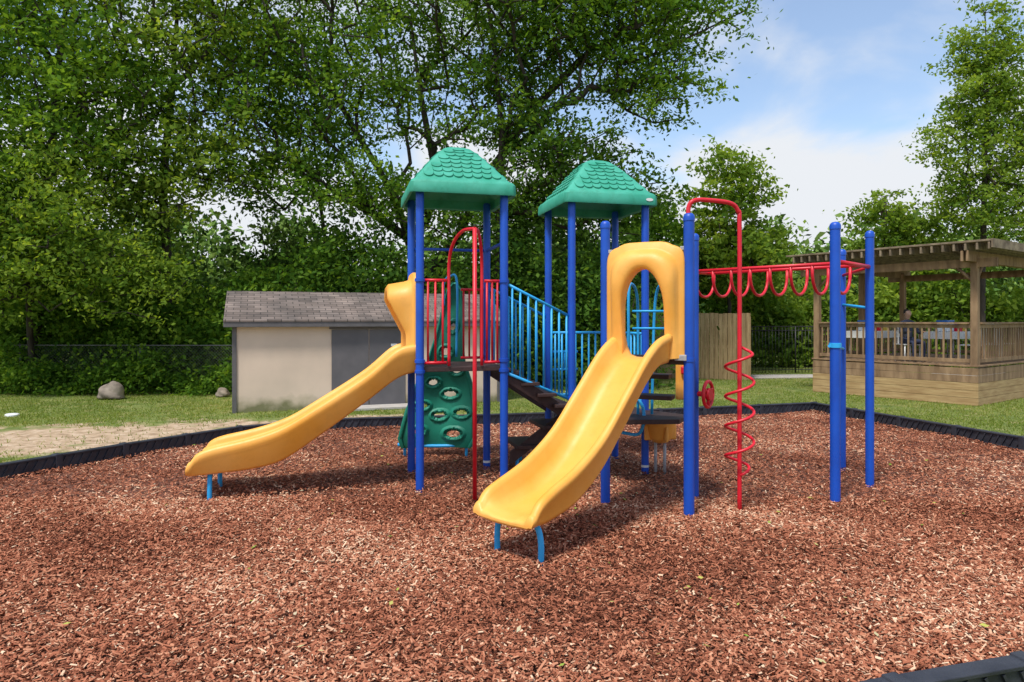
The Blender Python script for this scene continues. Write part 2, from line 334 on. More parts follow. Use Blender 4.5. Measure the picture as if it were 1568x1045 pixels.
def roof(c, zb):
    prof = [(.600,.012),(.622,0),(.628,.02),(.622,.12),(.600,.152),(.560,.178),(.45,.315),(.345,.445),(.25,.555),(.165,.635),(.10,.662),(.0,.672)]
    V = []; F = []
    def ring(R, z):
        rc = min(R*.35, .055); pts = []
        for q, (sx, sy) in enumerate(((1,1),(-1,1),(-1,-1),(1,-1))):
            for j in range(5):
                a = math.pi/2*q + math.pi/2*j/4
                pts.append(c + U*(sx*(R-rc)+rc*math.cos(a)) + W_*(sy*(R-rc)+rc*math.sin(a)) + Vector((0,0,zb+z)))
        return pts
    for R, z in prof: V += ring(R, z)
    n = 20
    for i in range(len(prof)-1):
        for k in range(n): F.append((i*n+k, i*n+(k+1) % n, (i+1)*n+(k+1) % n, (i+1)*n+k))
    o = len(V)
    inn = [(.585,.014),(.585,.12),(.42,.28),(.2,.48),(.0,.56)]
    for R, z in inn: V += ring(R, z)
    for i in range(len(inn)-1):
        for k in range(n): F.append((o+i*n+(k+1) % n, o+i*n+k, o+(i+1)*n+k, o+(i+1)*n+(k+1) % n))
    for k in range(n): F.append((k, o+k, o+(k+1) % n, (k+1) % n))
    r = py_mesh('roof_canopy', V, F, GREEN, PS, smooth=True)
    m = r.modifiers.new('e', 'EDGE_SPLIT'); m.split_angle = math.radians(32)
    TV = []; TF = []
    path = [(.565,.172),(.45,.315),(.345,.445),(.25,.555),(.175,.625)]
    def at(s):
        s *= len(path)-1; i = min(int(s), len(path)-2); f = s-i
        return path[i][0]*(1-f)+path[i+1][0]*f, path[i][1]*(1-f)+path[i+1][1]*f
    rows = 8
    for q in range(4):
        ax = [U, W_, -U, -W_][q]; tg = Vector((0,0,1)).cross(ax)
        for r_ in range(rows):
            s0 = .04+r_/rows*.92; s1 = min(s0+1.1/rows, 1.0)
            R0, z0 = at(s0); R1, z1 = at(s1)
            p0 = c+ax*R0+Vector((0,0,zb+z0)); p1 = c+ax*R1+Vector((0,0,zb+z1)); up = p1-p0; nn = tg.cross(up).normalized()
            if nn.dot(ax) < 0: nn = -nn
            half = (R0+R1)/2-.055; wd0 = .118
            k = max(1, int(round(2*half/wd0))); wd = 2*half/k
            if (r_ % 2) and k > 1: k -= 1
            for t in range(k):
                cx = (t-(k-1)/2)*wd
                ol = []
                for j in range(11):
                    a = math.pi*j/10; ol.append((-math.cos(a)*wd*.475, .5-.45*math.sin(a), .016))
                ol += [(wd*.475, 1.0, .003), (-wd*.475, 1.0, .003)]
                b0 = len(TV)
                for (u_, v_, h_) in ol: TV.append(p0+tg*(cx+u_)+up*v_+nn*h_)
                for (u_, v_, h_) in ol: TV.append(p0+tg*(cx+u_*1.03)+up*(v_-.015)-nn*.004)
                m_ = len(ol); TF.append(tuple(b0+i for i in range(m_)))
                for i in range(m_): TF.append((b0+i, b0+(i+1) % m_, b0+m_+(i+1) % m_, b0+m_+i))
    py_mesh('roof_scallop_tiles', TV, TF, GREEN, PS)
roof((A+D)/2, 3.46); roof((E+Hh)/2, 3.46)
rc = (E+Hh)/2
V=[]
for k in range(16):
    a=2*math.pi*k/16; V.append(rc-W_*.634+U*(.50+.05*math.cos(a))+Vector((0,0,3.46+.07+.02*math.sin(a))))
py_mesh('roof_badge', V, [tuple(range(16))], WHITE, PS)

# slides -----------------------------------------------------------
def interp(tab, t):
    xs = [a for a, b in tab]; ys = [b for a, b in tab]; return float(np.interp(t, xs, ys))
def smooth_tab(tab):
    pts = catmull([(a, b, 0) for a, b in tab], 10); return [(p.x, p.y) for p in pts]
def slide(name, S, d, nside, L, rim, bot, sec, n=52):
    rim = smooth_tab(rim); bot = smooth_tab(bot); V = []; F = []
    ts = [L*i/n for i in range(n+1)]; fs = [0]*(n+1)
    for u in (.3,.6,.8,.95,1.0): ts.append(L+.05*u); fs.append(1-math.sqrt(1-u*u))
    for t, f in zip(ts, fs):
        r = interp(rim, min(t, L)); b = interp(bot, min(t, L)); mid = b+.012
        flare = 1+.06*max(0, (t-L*.85)/(L*.15))
        for (w, kind, off) in sec:
            z = {'r': r, 'b': b, 'm': (r+b)/2}[kind]+off
            z = z+(mid-z)*f*.8
            V.append(S+d*t+nside*w*flare*(1-.04*f)+Vector((0,0,z)))
    m = len(sec); K = len(ts)
    for i in range(K-1):
        for k in range(m): F.append((i*m+k, i*m+(k+1) % m, (i+1)*m+(k+1) % m, (i+1)*m+k))
    F.append(tuple(range(m))[::-1]); F.append(tuple((K-1)*m+k for k in range(m)))
    o = py_mesh(name, V, F, ORANGE, PS, smooth=True)
    for p in o.data.polygons: p.use_smooth = len(p.vertices) == 4
    return o
d1 = Vector((-.69,-.724,0)); n1 = Vector((.724,-.69,0)); Sm = Vector((1.375,7.045,0))
half = [(0,'b',.035),(.10,'b',.038),(.17,'b',.06),(.215,'m',.0),(.235,'r',-.05),(.252,'r',-.012),(.278,'r',0),(.305,'r',-.008),(.322,'r',-.035),(.322,'r',-.075),(.300,'r',-.09),(.292,'b',.03),(.27,'b',-.01),(.1,'b',-.03)]
sec1 = [(-w,k,o) for w,k,o in half[::-1]][:len(half)-1] + half
rim1 = [(0,1.87),(.22,1.80),(.45,1.64),(.79,1.31),(1.14,.98),(1.5,.76),(1.84,.63),(2.0,.56),(2.07,.48)]
bot1 = [(0,1.58),(.2,1.54),(.45,1.35),(.79,1.00),(1.14,.67),(1.5,.46),(1.84,.38),(2.0,.375),(2.07,.365)]
slide('curved_slide', Sm, d1, n1, 2.07, rim1, bot1, sec1)
d2 = -U; n2 = -W_
S2m = (A+Bp)/2
halfT = [(0,'r',-.03),(.03,'r',-.035),(.055,'r',-.09),(.075,'m',.01),(.12,'b',.075),(.20,'b',.06),(.28,'b',.075),(.335,'m',.01),(.355,'r',-.05),(.375,'r',-.012),(.40,'r',0),(.43,'r',-.008),(.448,'r',-.035),(.45,'r',-.09),(.435,'r',-.12),(.425,'b',.03),(.40,'b',0),(.2,'b',-.01)]
secT = [(-w,k,o) for w,k,o in halfT[::-1]][:len(halfT)-1] + halfT
rim2 = [(0,1.72),(.25,1.66),(.6,1.37),(1.18,1.0),(1.53,.80),(1.87,.69),(2.25,.61),(2.40,.55),(2.46,.47)]
bot2 = [(0,1.40),(.25,1.32),(.6,1.06),(1.18,.65),(1.53,.43),(1.87,.35),(2.25,.32),(2.46,.31)]
slide('double_slide', S2m, d2, n2, 2.46, rim2, bot2, secT)
def leg(p, z, top, name='slide_leg'):
    tubes(name, [(catmull([(p[0],p[1],-.02),(p[0],p[1],z*.6),(p[0]+(top[0]-p[0])*.25,p[1]+(top[1]-p[1])*.25,z*.93),(top[0],top[1],z)],6), .026)], LBLUE, PS)
cl = Sm+d1*1.92
leg((cl+n1*-.24)[:2], .37, (cl)[:2]); leg((cl+n1*.25)[:2], .37, (cl)[:2])
cl = S2m+d2*2.28
leg((cl+n2*.36)[:2], .33, (cl+n2*.2)[:2]); leg((cl-n2*.30)[:2], .33, (cl-n2*.1)[:2])
def hood(name, c, xd, nd, w, z0, z1, D_, iw, iz0, iz1):
    K = 61; V = []; F = []
    for k in range(K):
        t = k/(K-1)
        def arch(hw_, zb, zt, p, leg_):
            ztm = zb+(zt-zb)*leg_
            if t < .25: return -hw_, zb+(ztm-zb)*t/.25
            if t > .75: return hw_, zb+(ztm-zb)*(1-t)/.25
            th = math.pi*(1-(t-.25)/.5); cs, sn = math.cos(th), math.sin(th)
            return hw_*math.copysign(abs(cs)**p, cs), ztm+(zt-ztm)*sn**(p if p < 1 else 1)
        ox, oz = arch(w/2, z0, z1-.03, .42, .72); ix, iz = arch(iw/2, iz0, iz1, 1.0, .55); hx_, hz_ = arch(w/2*.97, z0, z1, .8, .5)
        if abs(ox) < w*.36: oz = max(oz, min(hz_, z1))
        for f, dp in ((0,0),(0,.045),(.06,.06),(.24,.068),(.32,.085),(.40,.15),(.52,D_*.92),(.68,D_),(.85,D_*.98),(.96,D_*.92),(1,D_*.8),(1,0)):
            x = ox+(ix-ox)*f; z = oz+(iz-oz)*f
            fade = min(1, max(.25, (z-z0)/(z1-z0)*1.6)); dd = dp if dp < .08 else .075+(dp-.075)*fade
            V.append(c+xd*x+nd*dd+Vector((0,0,z)))
    m = 12
    for k in range(K-1):
        for j in range(m): F.append((k*m+j, k*m+(j+1) % m, (k+1)*m+(j+1) % m, (k+1)*m+j))
    F.append(tuple(range(m))); F.append(tuple((K-1)*m+j for j in range(m))[::-1])
    o = py_mesh(name, V, F, ORANGE, PS, smooth=True)
    e = o.modifiers.new('e', 'EDGE_SPLIT'); e.split_angle = math.radians(55)
x1 = (S2-S1).normalized(); nn1 = Vector((x1.y,-x1.x,0))
hood('slide_hood', (S1+S2)/2, x1, nn1, .82, 1.62, 2.80, .20, .44, 1.60, 2.52)
hood('double_slide_hood', S2m, -W_, -U, .84, 1.70, 2.57, .36, .60, 1.60, 2.30)
boxes('hood_clamps', [(*(S1+x1*.07)[:2], 1.62,.07,.07,.05,-.48),(*(S2-x1*.07+nn1*.03)[:2],1.62,.12,.08,.06,-.48),(*(S1+x1*.06)[:2],2.72,.05,.05,.04,-.48),(*(S2-x1*.06)[:2],2.72,.05,.05,.04,-.48)], METAL, PS)

def guard(p, q, za0, za1, zb0, zb1, nb, mat, name, r=.013, rr=.018):
    l = [([p+Vector((0,0,za1)), q+Vector((0,0,zb1))], rr), ([p+Vector((0,0,za0)), q+Vector((0,0,zb0))], rr)]
    for i in range(nb):
        t = (i+.5)/nb; c = p.lerp(q, t); l.append(([c+Vector((0,0,za0+(zb0-za0)*t)), c+Vector((0,0,za1+(zb1-za1)*t))], r))
    tubes(name, l, mat, PS, 8)
guard(A+U*.05, A+U*.31, 1.50, 2.46, 1.50, 2.46, 3, RED, 'red_guard_panel')
guard(A+U*.76, C-U*.05, 1.50, 2.46, 1.50, 2.46, 3, RED, 'red_guard_panel')
guard(D-W_*.02-U*.05, D-U*.35, 1.50, 2.40, 1.50, 2.40, 4, RED, 'red_guard_panel')
tubes('deck_cross_bar', [([Bp+Vector((0,0,2.92)), D+Vector((0,0,2.92))], .02), ([D+Vector((0,0,2.92)), C+Vector((0,0,2.92))], .02)], BLUE, PS)
guard(C+U*.05, Fp-U*.02, 1.36, 2.42, 1.00, 2.04, 8, LBLUE, 'stair_guard')
guard(D+U*.05, Hh-U*.02, 1.36, 2.42, 1.00, 2.04, 8, LBLUE, 'stair_guard')
guard(Hh+U*.05, G-U*.05, .95, 1.82, .95, 1.82, 9, LBLUE, 'lower_deck_guard')
guard(Hh+U*.05+W_*.05, Hh+U*.45+W_*.05, 1.3, 1.55, 1.3, 1.55, 3, LBLUE, 'lower_deck_guard')
guard(E+W_*.05, G-W_*.05, .95, 1.82, .95, 1.82, 8, LBLUE, 'lower_deck_guard')
tubes('deck_handrail', [(catmull([(1.55,8.4,.84),(1.55,8.4,1.9),(1.5,8.2,2.3),(1.4,8.0,2.42),(1.35,7.9,2.3),(1.35,7.9,1.62)],8), .017), (catmull([(1.72,8.4,.84),(1.75,8.35,2.2),(1.8,8.1,2.42),(1.85,7.9,2.3),(1.85,7.9,1.62)],8), .017),
    ([(1.4,7.95,2.1),(1.8,7.9,2.1)],.014), ([(1.4,7.95,1.9),(1.8,7.9,1.9)],.014)], LBLUE, PS)
st = []
nrml = math.atan2(U.y, U.x)
for i in range(4):
    c = (C+D)/2+U*(.12+i*.22); st.append((c.x, c.y, 1.36-i*.14, .24, .9, .04, nrml))
boxes('stair_treads', st, DECK, PS)
def stringer(p, q, z0, z1, h=.16, t=.03, name='stair_stringer'):
    o = Vector((-(q-p).y, (q-p).x, 0)).normalized()*t/2
    V = [p-o+Vector((0,0,z0-h)), q-o+Vector((0,0,z1-h)), q-o+Vector((0,0,z1)), p-o+Vector((0,0,z0))]; V += [v+o*2 for v in V]
    py_mesh(name, V, [(0,1,2,3),(7,6,5,4),(0,4,5,1),(1,5,6,2),(2,6,7,3),(3,7,4,0)], DECK, PS)
stringer(C+W_*.02, Fp+W_*.02, 1.44, .86); stringer(D, Hh, 1.44, .86)
q0 = Hh+W_*(-.25)
boxes('access_steps', [(q0.x-.08-.0,q0.y-.1,.60,.34,.7,.05,nrml),(q0.x-.42,q0.y-.18,.36,.34,.7,.05,nrml)], DECK, PS)
stringer(q0-U*.70-W_*.35, q0+U*.02-W_*.35, .30, .80, .17, name='step_stringer')
tubes('step_legs', [([(q0.x-.5,q0.y-.45,0),(q0.x-.5,q0.y-.45,.30)],.022), ([(q0.x-.45,q0.y+.2,0),(q0.x-.45,q0.y+.2,.3)],.022)], LBLUE, PS)

pt = Vector((-.40,7.33,0))
l = [([pt+Vector((0,0,-.02)), pt+Vector((0,0,2.98))], .023)]
for s in (.34, .73):
    b = A+U*s
    l.append((catmull([b+Vector((0,0,1.46)), b+Vector((0,0,2.2)), b+Vector((0,0,2.66)), b.lerp(pt,.18)+Vector((0,0,2.88)), b.lerp(pt,.55)+Vector((0,0,2.99)), pt+Vector((0,0,2.98))], 8), .019))
tubes('fire_pole', l, RED, PS, 12)
sp = Vector((2.36,7.08,0))
l = [(catmull([S2+Vector((0,0,2.92)), S2+Vector((.0,.02,3.12)), S2.lerp(sp,.1)+Vector((0,0,3.20)), S2.lerp(sp,.4)+Vector((0,0,3.215)), S2.lerp(sp,.82)+Vector((0,0,3.20)), S2.lerp(sp,.97)+Vector((0,0,3.12)), sp+Vector((0,0,2.95)), sp+Vector((0,0,1.5)), sp+Vector((0,0,-.02))], 8), .023)]
hx = []
for i in range(151):
    t = i/150; a = -t*2*math.pi*4.4+1.2; z = 1.74-1.36*t; r = .142*min(1, t*14, (1-t)*14); hx.append(sp+Vector((r*math.cos(a), r*math.sin(a), z)))
l.append((hx, .015)); tubes('spiral_climber', l, RED, PS, 12)
be = (M2-M1).normalized(); bn = Vector((-be.y, be.x, 0)); zr = 2.63
Rn = M1+be*.32; Rf = M1+be*.82
Ln = Rn+bn*1.95; Lf = Rf+bn*1.95
z3 = Vector((0,0,zr))
l = [([M1-be*.03+z3, M2+be*.05+z3], .024), ([Rn+z3, Ln+z3], .021), ([Rf+z3, Lf+z3], .021), ([Lf+z3+be*.1, Ln+z3-be*.05], .021), ([Ln+z3, E+Vector((0,0,zr))], .02), ([M2+z3, M3+z3-Vector((0,0,.05))], .018)]
for i in range(8):
    t = .06+i*.127; a = Rn.lerp(Ln, t)+z3; b = Rf.lerp(Lf, t)+z3; pts = []
    for k in range(13):
        th = math.pi*k/12; pts.append((a+b)/2+(a-b)/2*math.cos(th)*1.0+Vector((0,0,-.33*math.sin(th)**.7)))
    l.append((pts, .018))
tubes('overhead_ring_ladder', l, RED, PS, 10)
tubes('ladder_rungs', [([M3+Vector((0,0,2.2)), M2+Vector((0,0,2.14))], .017), ([M1+Vector((-.07,-.02,1.72)), M3+Vector((.02,0,1.62))], .017)], LBLUE, PS)
lathe('post_collar', M1+Vector((0,0,1.70)), [(.056,0),(.064,.002),(.064,.05),(.056,.052)], LBLUE, PS)

def climber():
    tab = [(.16,.50),(.3,.56),(.7,.51),(1.1,.40),(1.4,.27),(1.8,.19),(2.2,.14),(2.42,.10),(2.52,.02)]
    holes = [(-.28,.40,.085,.06),(.22,.36,.12,.07),(-.02,.62,.10,.06),(.30,.66,.10,.06),(-.28,.76,.09,.055),(.10,.93,.11,.06),(-.16,1.10,.08,.06),(.16,1.28,.08,.06),(-.02,1.55,.08,.07),(.04,1.9,.06,.07)]
    nu, nv = 100, 220; V = []; F = []
    def pos(w, h):
        cx = -1.12+.30*(h/2.4)**.9; y = 9.95-.35*(h/2.4)+.05*math.cos(w*6)-.05*math.sin(h*5); return (cx+w, y, h)
    for j in range(nv+1):
        h = .16+2.36*j/nv; hw_ = interp(tab, h)
        for i in range(nu+1):
            w = (i/nu*2-1)*hw_; ww, hh = w, h
            for (a, b, ra, rb) in holes:
                dd = math.hypot((w-a)/ra, (h-b)/rb)
                if .86 < dd < 1.14: ww = a+(w-a)/dd; hh = b+(h-b)/dd
            p = list(pos(ww, hh))
            for (a, b, ra, rb) in holes:
                dd = math.hypot((w-a)/ra, (h-b)/rb)
                if dd < 1.6: p[1] -= .07*(1.6-dd)
            if abs(i/nu*2-1) > .93: p[1] -= .03
            V.append(p)
    for j in range(nv):
        for i in range(nu):
            h = .16+2.36*(j+.5)/nv; w = ((i+.5)/nu*2-1)*interp(tab, h)
            if any(math.hypot((w-a)/ra, (h-b)/rb) < 1 for a, b, ra, rb in holes): continue
            q = j*(nu+1)+i; F.append((q, q+1, q+nu+2, q+nu+1))
    o = py_mesh('climbing_wall', V, F, DGREEN, PS, smooth=True)
    s = o.modifiers.new('s', 'SOLIDIFY'); s.thickness = .05; s.offset = 0
    tubes('climbing_wall_frame', [(catmull([(-1.65,9.85,.2),(-1.1,9.9,.17),(-.55,9.85,.2)],6), .025), ([(-1.55,9.87,-.01),(-1.55,9.87,.2)], .022), ([(-.66,9.87,-.01),(-.66,9.87,.2)], .022),
       (catmull([(-.95,9.55,2.2),(-.95,9.5,2.5),(-.85,9.4,2.6),(-.75,9.3,2.5),(-.75,9.2,1.5)],8), .016)], LBLUE, PS)
climber()
boxes('activity_panel', [(1.98,7.9,1.35,.17,.04,.55,-.3)], ORANGE, PS, .03)
boxes('activity_panel_knob', [(1.97,7.86,1.42,.05,.05,.09,-.3)], RED, PS, .015)
lathe('pod_seat', (1.90,8.75,.42), [(.03,0),(.1,.02),(.15,.08),(.17,.16),(.19,.24),(.2,.3),(.18,.33),(.12,.335)], ORANGE, PS)
boxes('pod_seat_fins', [(1.90,8.75,.56,.44,.05,.2,.2),(1.90,8.75,.56,.05,.44,.2,.2)], ORANGE, PS, .03)
tubes('pod_springs', [([(1.84,8.75,0),(1.84,8.75,.44)],.02), ([(1.95,8.72,0),(1.95,8.72,.44)],.02)], METAL, PS)
wl = []
wc = Vector((2.16,7.52,1.18)); ax = Vector((.80,-.6,0)); t1 = Vector((.6,.8,0))
wl.append(([wc+(t1*math.cos(a*math.pi/12)+Vector((0,0,1))*math.sin(a*math.pi/12))*.14 for a in range(25)], .02))
for a in range(3): wl.append(([wc, wc+(t1*math.cos(a*2.094+.5)+Vector((0,0,1))*math.sin(a*2.094+.5))*.14], .018))
wl.append(([S3+Vector((0,0,1.18)), wc+ax*.03], .03)); wl.append(([wc-ax*.01, wc+ax*.035], .07))
tubes('steering_wheel', wl, RED, PS)
tubes('lower_rails', [(catmull([(1.35,8.5,.60),(1.55,8.3,.62),(1.6,8.3,.9),(1.5,8.4,1.1)],6), .02)], LBLUE, PS)

# ------------------------------------------------------------------ shed
SH = empty('storage_shed', (-5.97,14.6,0), math.atan2(2.1,5.67))
LW, DP, HW = 6.05, 3.2, 1.9
boxes('walls', [(LW/2, DP/2, HW/2, LW, DP, HW)], CREAM, SH, 0)
boxes('corner_trim', [(.03,-.006,HW/2,.09,.05,HW),(LW-.03,-.006,HW/2,.09,.05,HW)], GTRIM, SH, .004)
boxes('fascia', [(LW/2,-.17,1.92,LW+.36,.03,.15),(LW/2,DP+.17,1.92,LW+.36,.03,.15)], GTRIM, SH, .004)
boxes('soffit', [(LW/2,-.08,1.86,LW+.3,.17,.02)], GTRIM, SH, 0)
zr_ = 2.68
yb, ye = -.20, DP/2
V = [(-.18,yb,1.99),(LW+.18,yb,1.99),(LW+.18,ye,zr_),(-.18,ye,zr_),(-.18,DP+.2,1.99),(LW+.18,DP+.2,1.99)]
V2 = [(x,y,z-.03) for x,y,z in V]
py_mesh('roof', V+V2, [(0,1,2,3),(3,2,5,4),(7,6,9,8),(8,9,10,11),(0,6,7,1),(4,5,11,10),(0,3,9,6),(3,4,10,9),(1,7,8,2),(2,8,11,5)], SHINGLE, SH)
py_mesh('gable_walls', [(0,0,1.9),(0,DP,1.9),(0,DP/2,2.62),(LW,0,1.9),(LW,DP,1.9),(LW,DP/2,2.62)], [(0,2,1),(3,4,5)], CREAM, SH)
boxes('double_door', [(2.46,-.012,.90,.82,.03,1.76),(3.30,-.012,.90,.82,.03,1.76)], GDOOR, SH, .004)
boxes('door_frame', [(2.88,-.01,1.82,1.76,.036,.06)], GDOOR, SH, .003)
tubes('door_handle', [([(2.94,-.03,.85),(2.94,-.07,.85),(2.94,-.07,1.0),(2.94,-.03,1.0)], .008)], METAL, SH)
boxes('door_sign', [(3.45,-.032,1.42,.14,.006,.06)], WHITE, SH, .001)
boxes('door_step', [(2.9,-.3,.03,1.9,.55,.06)], CONC, SH, .01)

# ------------------------------------------------------------------ gazebo
GZ = empty('wooden_gazebo', (10.77,15.8,0), math.atan2(.59,.808))
LX, LY, DZ = 5.2, 4.0, .94
boxes('deck_floor', [(LX/2,LY/2,DZ-.02,LX+.08,LY+.08,.04)], WOOD, GZ, .005)
sk = []
for i in range(5):
    z = .09+i*.175
    sk += [(LX/2,-.015,z,LX+.06,.03,.168),(-.015,LY/2,z,.03,LY,.168),(LX/2,LY+.015,z,LX,.03,.168)]
boxes('deck_skirt', sk[:9], WOODL, GZ, .004); boxes('deck_skirt_upper', sk[9:], WOOD, GZ, .004)
ps = [(0,0),(0,LY),(LX,0),(LX,LY),(LX/2,LY)]
boxes('posts', [(x+.07*(1 if x < 1 else -1), y+.07*(1 if y < 1 else -1), 2.2, .15,.15,2.6) for x,y in ps], WOOD, GZ, .006)
rl = []; bl = []
def rail(x0,y0,x1,y1):
    L = math.hypot(x1-x0,y1-y0); a = math.atan2(y1-y0,x1-x0); mx_,my_ = (x0+x1)/2,(y0+y1)/2
    rl.extend([(mx_,my_,DZ+.98,L,.15,.035,a),(mx_,my_,DZ+.91,L,.04,.09,a),(mx_,my_,DZ+.10,L,.04,.09,a)])
    k = int(L/.155)
    for i in range(k):
        t = (i+.5)/k; bl.append((x0+(x1-x0)*t, y0+(y1-y0)*t, DZ+.5, .035,.035,.80,a))
rail(.16,.03,LX-.16,.03); rail(.03,.16,.03,LY-.16); rail(LX-.03,.16,LX-.03,LY-.16); rail(.16,LY-.03,LX-.16,LY-.03)
boxes('railings', rl, WOOD, GZ, .004); boxes('balusters', bl, WOOD, GZ, 0)
boxes('beams', [(LX/2,.03,3.46,LX+1.0,.05,.24),(LX/2,.14,3.46,LX+1.0,.05,.24),(LX/2,LY-.03,3.46,LX+1.0,.05,.24),(.03,LY/2,3.32,.05,LY+.8,.2),(LX-.03,LY/2,3.32,.05,LY+.8,.2)], WOOD, GZ, .005)
rf = [(-.05+(LX)/2, -.42+i*.235, 3.66, LX+1.0, .045, .16) for i in range(int((LY+.8)/.235)+1)]
boxes('rafters', rf, WOODD, GZ, .004)
rf = [(-.5+i*.16, LY/2, 3.775, .125, LY+1.0, .045) for i in range(int((LX+1.0)/.16)+1)]
boxes('roof_slats', rf, WOODD, GZ, .004)
boxes('roof_fascia', [(LX/2-.05,-.50,3.70,LX+1.1,.04,.2)], WOODD, GZ, .004)
br = []
for (x,y,dx,dy) in ((.07,.07,1,0),(.07,.07,0,1),(LX-.07,.07,-1,0),(.07,LY-.07,0,-1)):
    br.append(([ (x,y,2.85),(x+dx*.5,y+dy*.5,3.36)], .04))
tubes('knee_braces', br, WOOD, GZ, 4)
def gz(x,y,z=0):
    c,s = math.cos(math.atan2(.59,.808)), math.sin(math.atan2(.59,.808)); return (10.77+x*c-y*s, 15.8+x*s+y*c, z)
CY = mat_var('cooler_blue', (.02,.12,.4),(.03,.15,.45),.4,3); PUR = mat_var('purple_plastic',(.2,.04,.35),(.25,.06,.4),.4,3); YEL = mat_var('yellow_card',(.7,.5,.05),(.8,.6,.1),.5,3)
def table(x, y):
    T = empty('picnic_table', gz(x,y,DZ), .63)
    boxes('table_top', [(0,0,.74,1.5,.8,.03)], WHITE, T, .01)
    boxes('tablecloth_skirt', [(0,-.405,.66,1.5,.006,.18),(-.755,0,.66,.006,.8,.18)], WHITE, T, 0)
    tubes('table_legs', [([(sx*.6,sy*.3,0),(sx*.6,sy*.3,.73)],.018) for sx in (-1,1) for sy in (-1,1)], METAL, T)
    boxes('cooler_box', [(-.3,0,.88,.4,.26,.24)], WHITE, T, .02); boxes('cooler_lid', [(-.3,0,1.025,.42,.28,.05)], CY, T, .015)
    boxes('gift_boxes', [(.35,.1,.86,.24,.2,.2)], PUR, T, .008); boxes('snack_box', [(.1,-.15,.83,.2,.12,.16)], RED, T, .006)
    boxes('paper_bag', [(.6,-.1,.87,.14,.1,.24)], YEL, T, .004)
table(1.9,1.3); table(1.2,3.0)
def chair(x,y,rz):
    c = empty('patio_chair', gz(x,y,DZ), .63+rz)
    boxes('seat', [(0,0,.43,.46,.44,.03)], WHITE, c, .01)
    boxes('backrest', [(i*.09-.18,.22,.68,.05,.02,.46) for i in range(5)]+[(0,.22,.92,.46,.03,.06)], WHITE, c, .008)
    tubes('legs', [([(sx*.2,sy*.19,0),(sx*.2,sy*.19,.43)],.016) for sx in (-1,1) for sy in (-1,1)], WHITE, c)
chair(1.2,.55,math.pi); chair(3.2,.6,1.2); chair(2.2,.5,math.pi); chair(.50,1.75,-.55)
def person(loc, rz):
    SKIN = mat_var('skin', (.42,.24,.16), (.50,.30,.21), .5, 6); SHIRT = mat_var('dark_shirt', (.03,.035,.06), (.06,.07,.11), .9, 10); PANTS = mat_var('jeans', (.02,.03,.07), (.04,.05,.1), .9, 10); HAIR = mat_var('dark_hair', (.01,.007,.005), (.03,.02,.015), .6, 20)
    e = empty('seated_person', loc, rz)
    def skin(name, verts, edges, mat, lvl=2):
        m = bpy.data.meshes.new(name); m.from_pydata([v[:3] for v in verts], edges, []); m.update(); m.materials.append(mat)
        o = link(bpy.data.objects.new(name, m), e)
        s = o.modifiers.new('skin', 'SKIN'); s.use_smooth_shade = True
        for i, v in enumerate(verts):
            m.skin_vertices[0].data[i].radius = v[3] if isinstance(v[3], tuple) else (v[3], v[3])
        m.skin_vertices[0].data[0].use_root = True
        o.modifiers.new('sub', 'SUBSURF').levels = lvl; o.modifiers['sub'].render_levels = lvl
    skin('torso_and_arms', [(0,0,.54,(.15,.11)),(0,0,.72,(.13,.10)),(0,0,.88,(.15,.10)),(0,.0,1.0,(.10,.08)),(0,-.01,1.07,(.05,.05)),
        (.17,0,.98,.055),(.24,-.08,.72,.042),(-.17,0,.98,.055),(-.24,-.08,.72,.042),(.2,-.28,.74,.032),(-.2,-.28,.74,.032)],
        [(0,1),(1,2),(2,3),(3,4),(3,5),(5,6),(3,7),(7,8),(6,9),(8,10)], SHIRT)
    skin('legs', [(0,0,.52,(.15,.11)),(.1,-.08,.51,.085),(.12,-.42,.50,.06),(.12,-.44,.25,.05),(.12,-.42,.07,.035),(.12,-.52,.04,.03),(-.1,-.08,.51,.085),(-.12,-.42,.50,.06),(-.12,-.44,.25,.05),(-.12,-.42,.07,.035),(-.12,-.52,.04,.03)],
        [(0,1),(1,2),(2,3),(3,4),(4,5),(0,6),(6,7),(7,8),(8,9),(9,10)], PANTS)
    skin('head', [(0,0,1.05,.045),(0,-.01,1.12,.05),(0,-.02,1.18,(.068,.075)),(0,-.01,1.25,(.074,.088)),(0,0,1.30,(.06,.075)),(0,-.10,1.195,.014)], [(0,1),(1,2),(2,3),(3,4),(2,5)], SKIN)
    skin('hair', [(0,.03,1.17,(.07,.06)),(0,.03,1.25,(.084,.085)),(0,.012,1.31,(.076,.085)),(0,.01,1.335,.05)], [(0,1),(1,2),(2,3)], HAIR)
    for s in (-1,1):
        skin('eye', [(s*.028,-.087,1.215,.008),(s*.028,-.089,1.217,.008)], [(0,1)], HAIR, lvl=1)
        skin('ear', [(s*.072,.0,1.195,.012),(s*.074,.005,1.225,.014)], [(0,1)], SKIN, lvl=1)
        skin('palm', [(s*.2,-.28,.745,.026),(s*.195,-.34,.755,.03)], [(0,1)], SKIN)
        for k in range(4):
            x = s*.195+(k-1.5)*.018; ln = (.06,.07,.065,.05)[k]
            skin('finger', [(x,-.34,.76,.009),(x,-.34-ln*.6,.765,.008),(x,-.34-ln,.75,.007)], [(0,1),(1,2)], SKIN, lvl=1)
        skin('thumb', [(s*.18,-.31,.755,.011),(s*.155,-.335,.765,.009),(s*.145,-.36,.76,.008)], [(0,1),(1,2)], SKIN, lvl=1)
person(gz(.50,1.75,DZ), .63-.55)

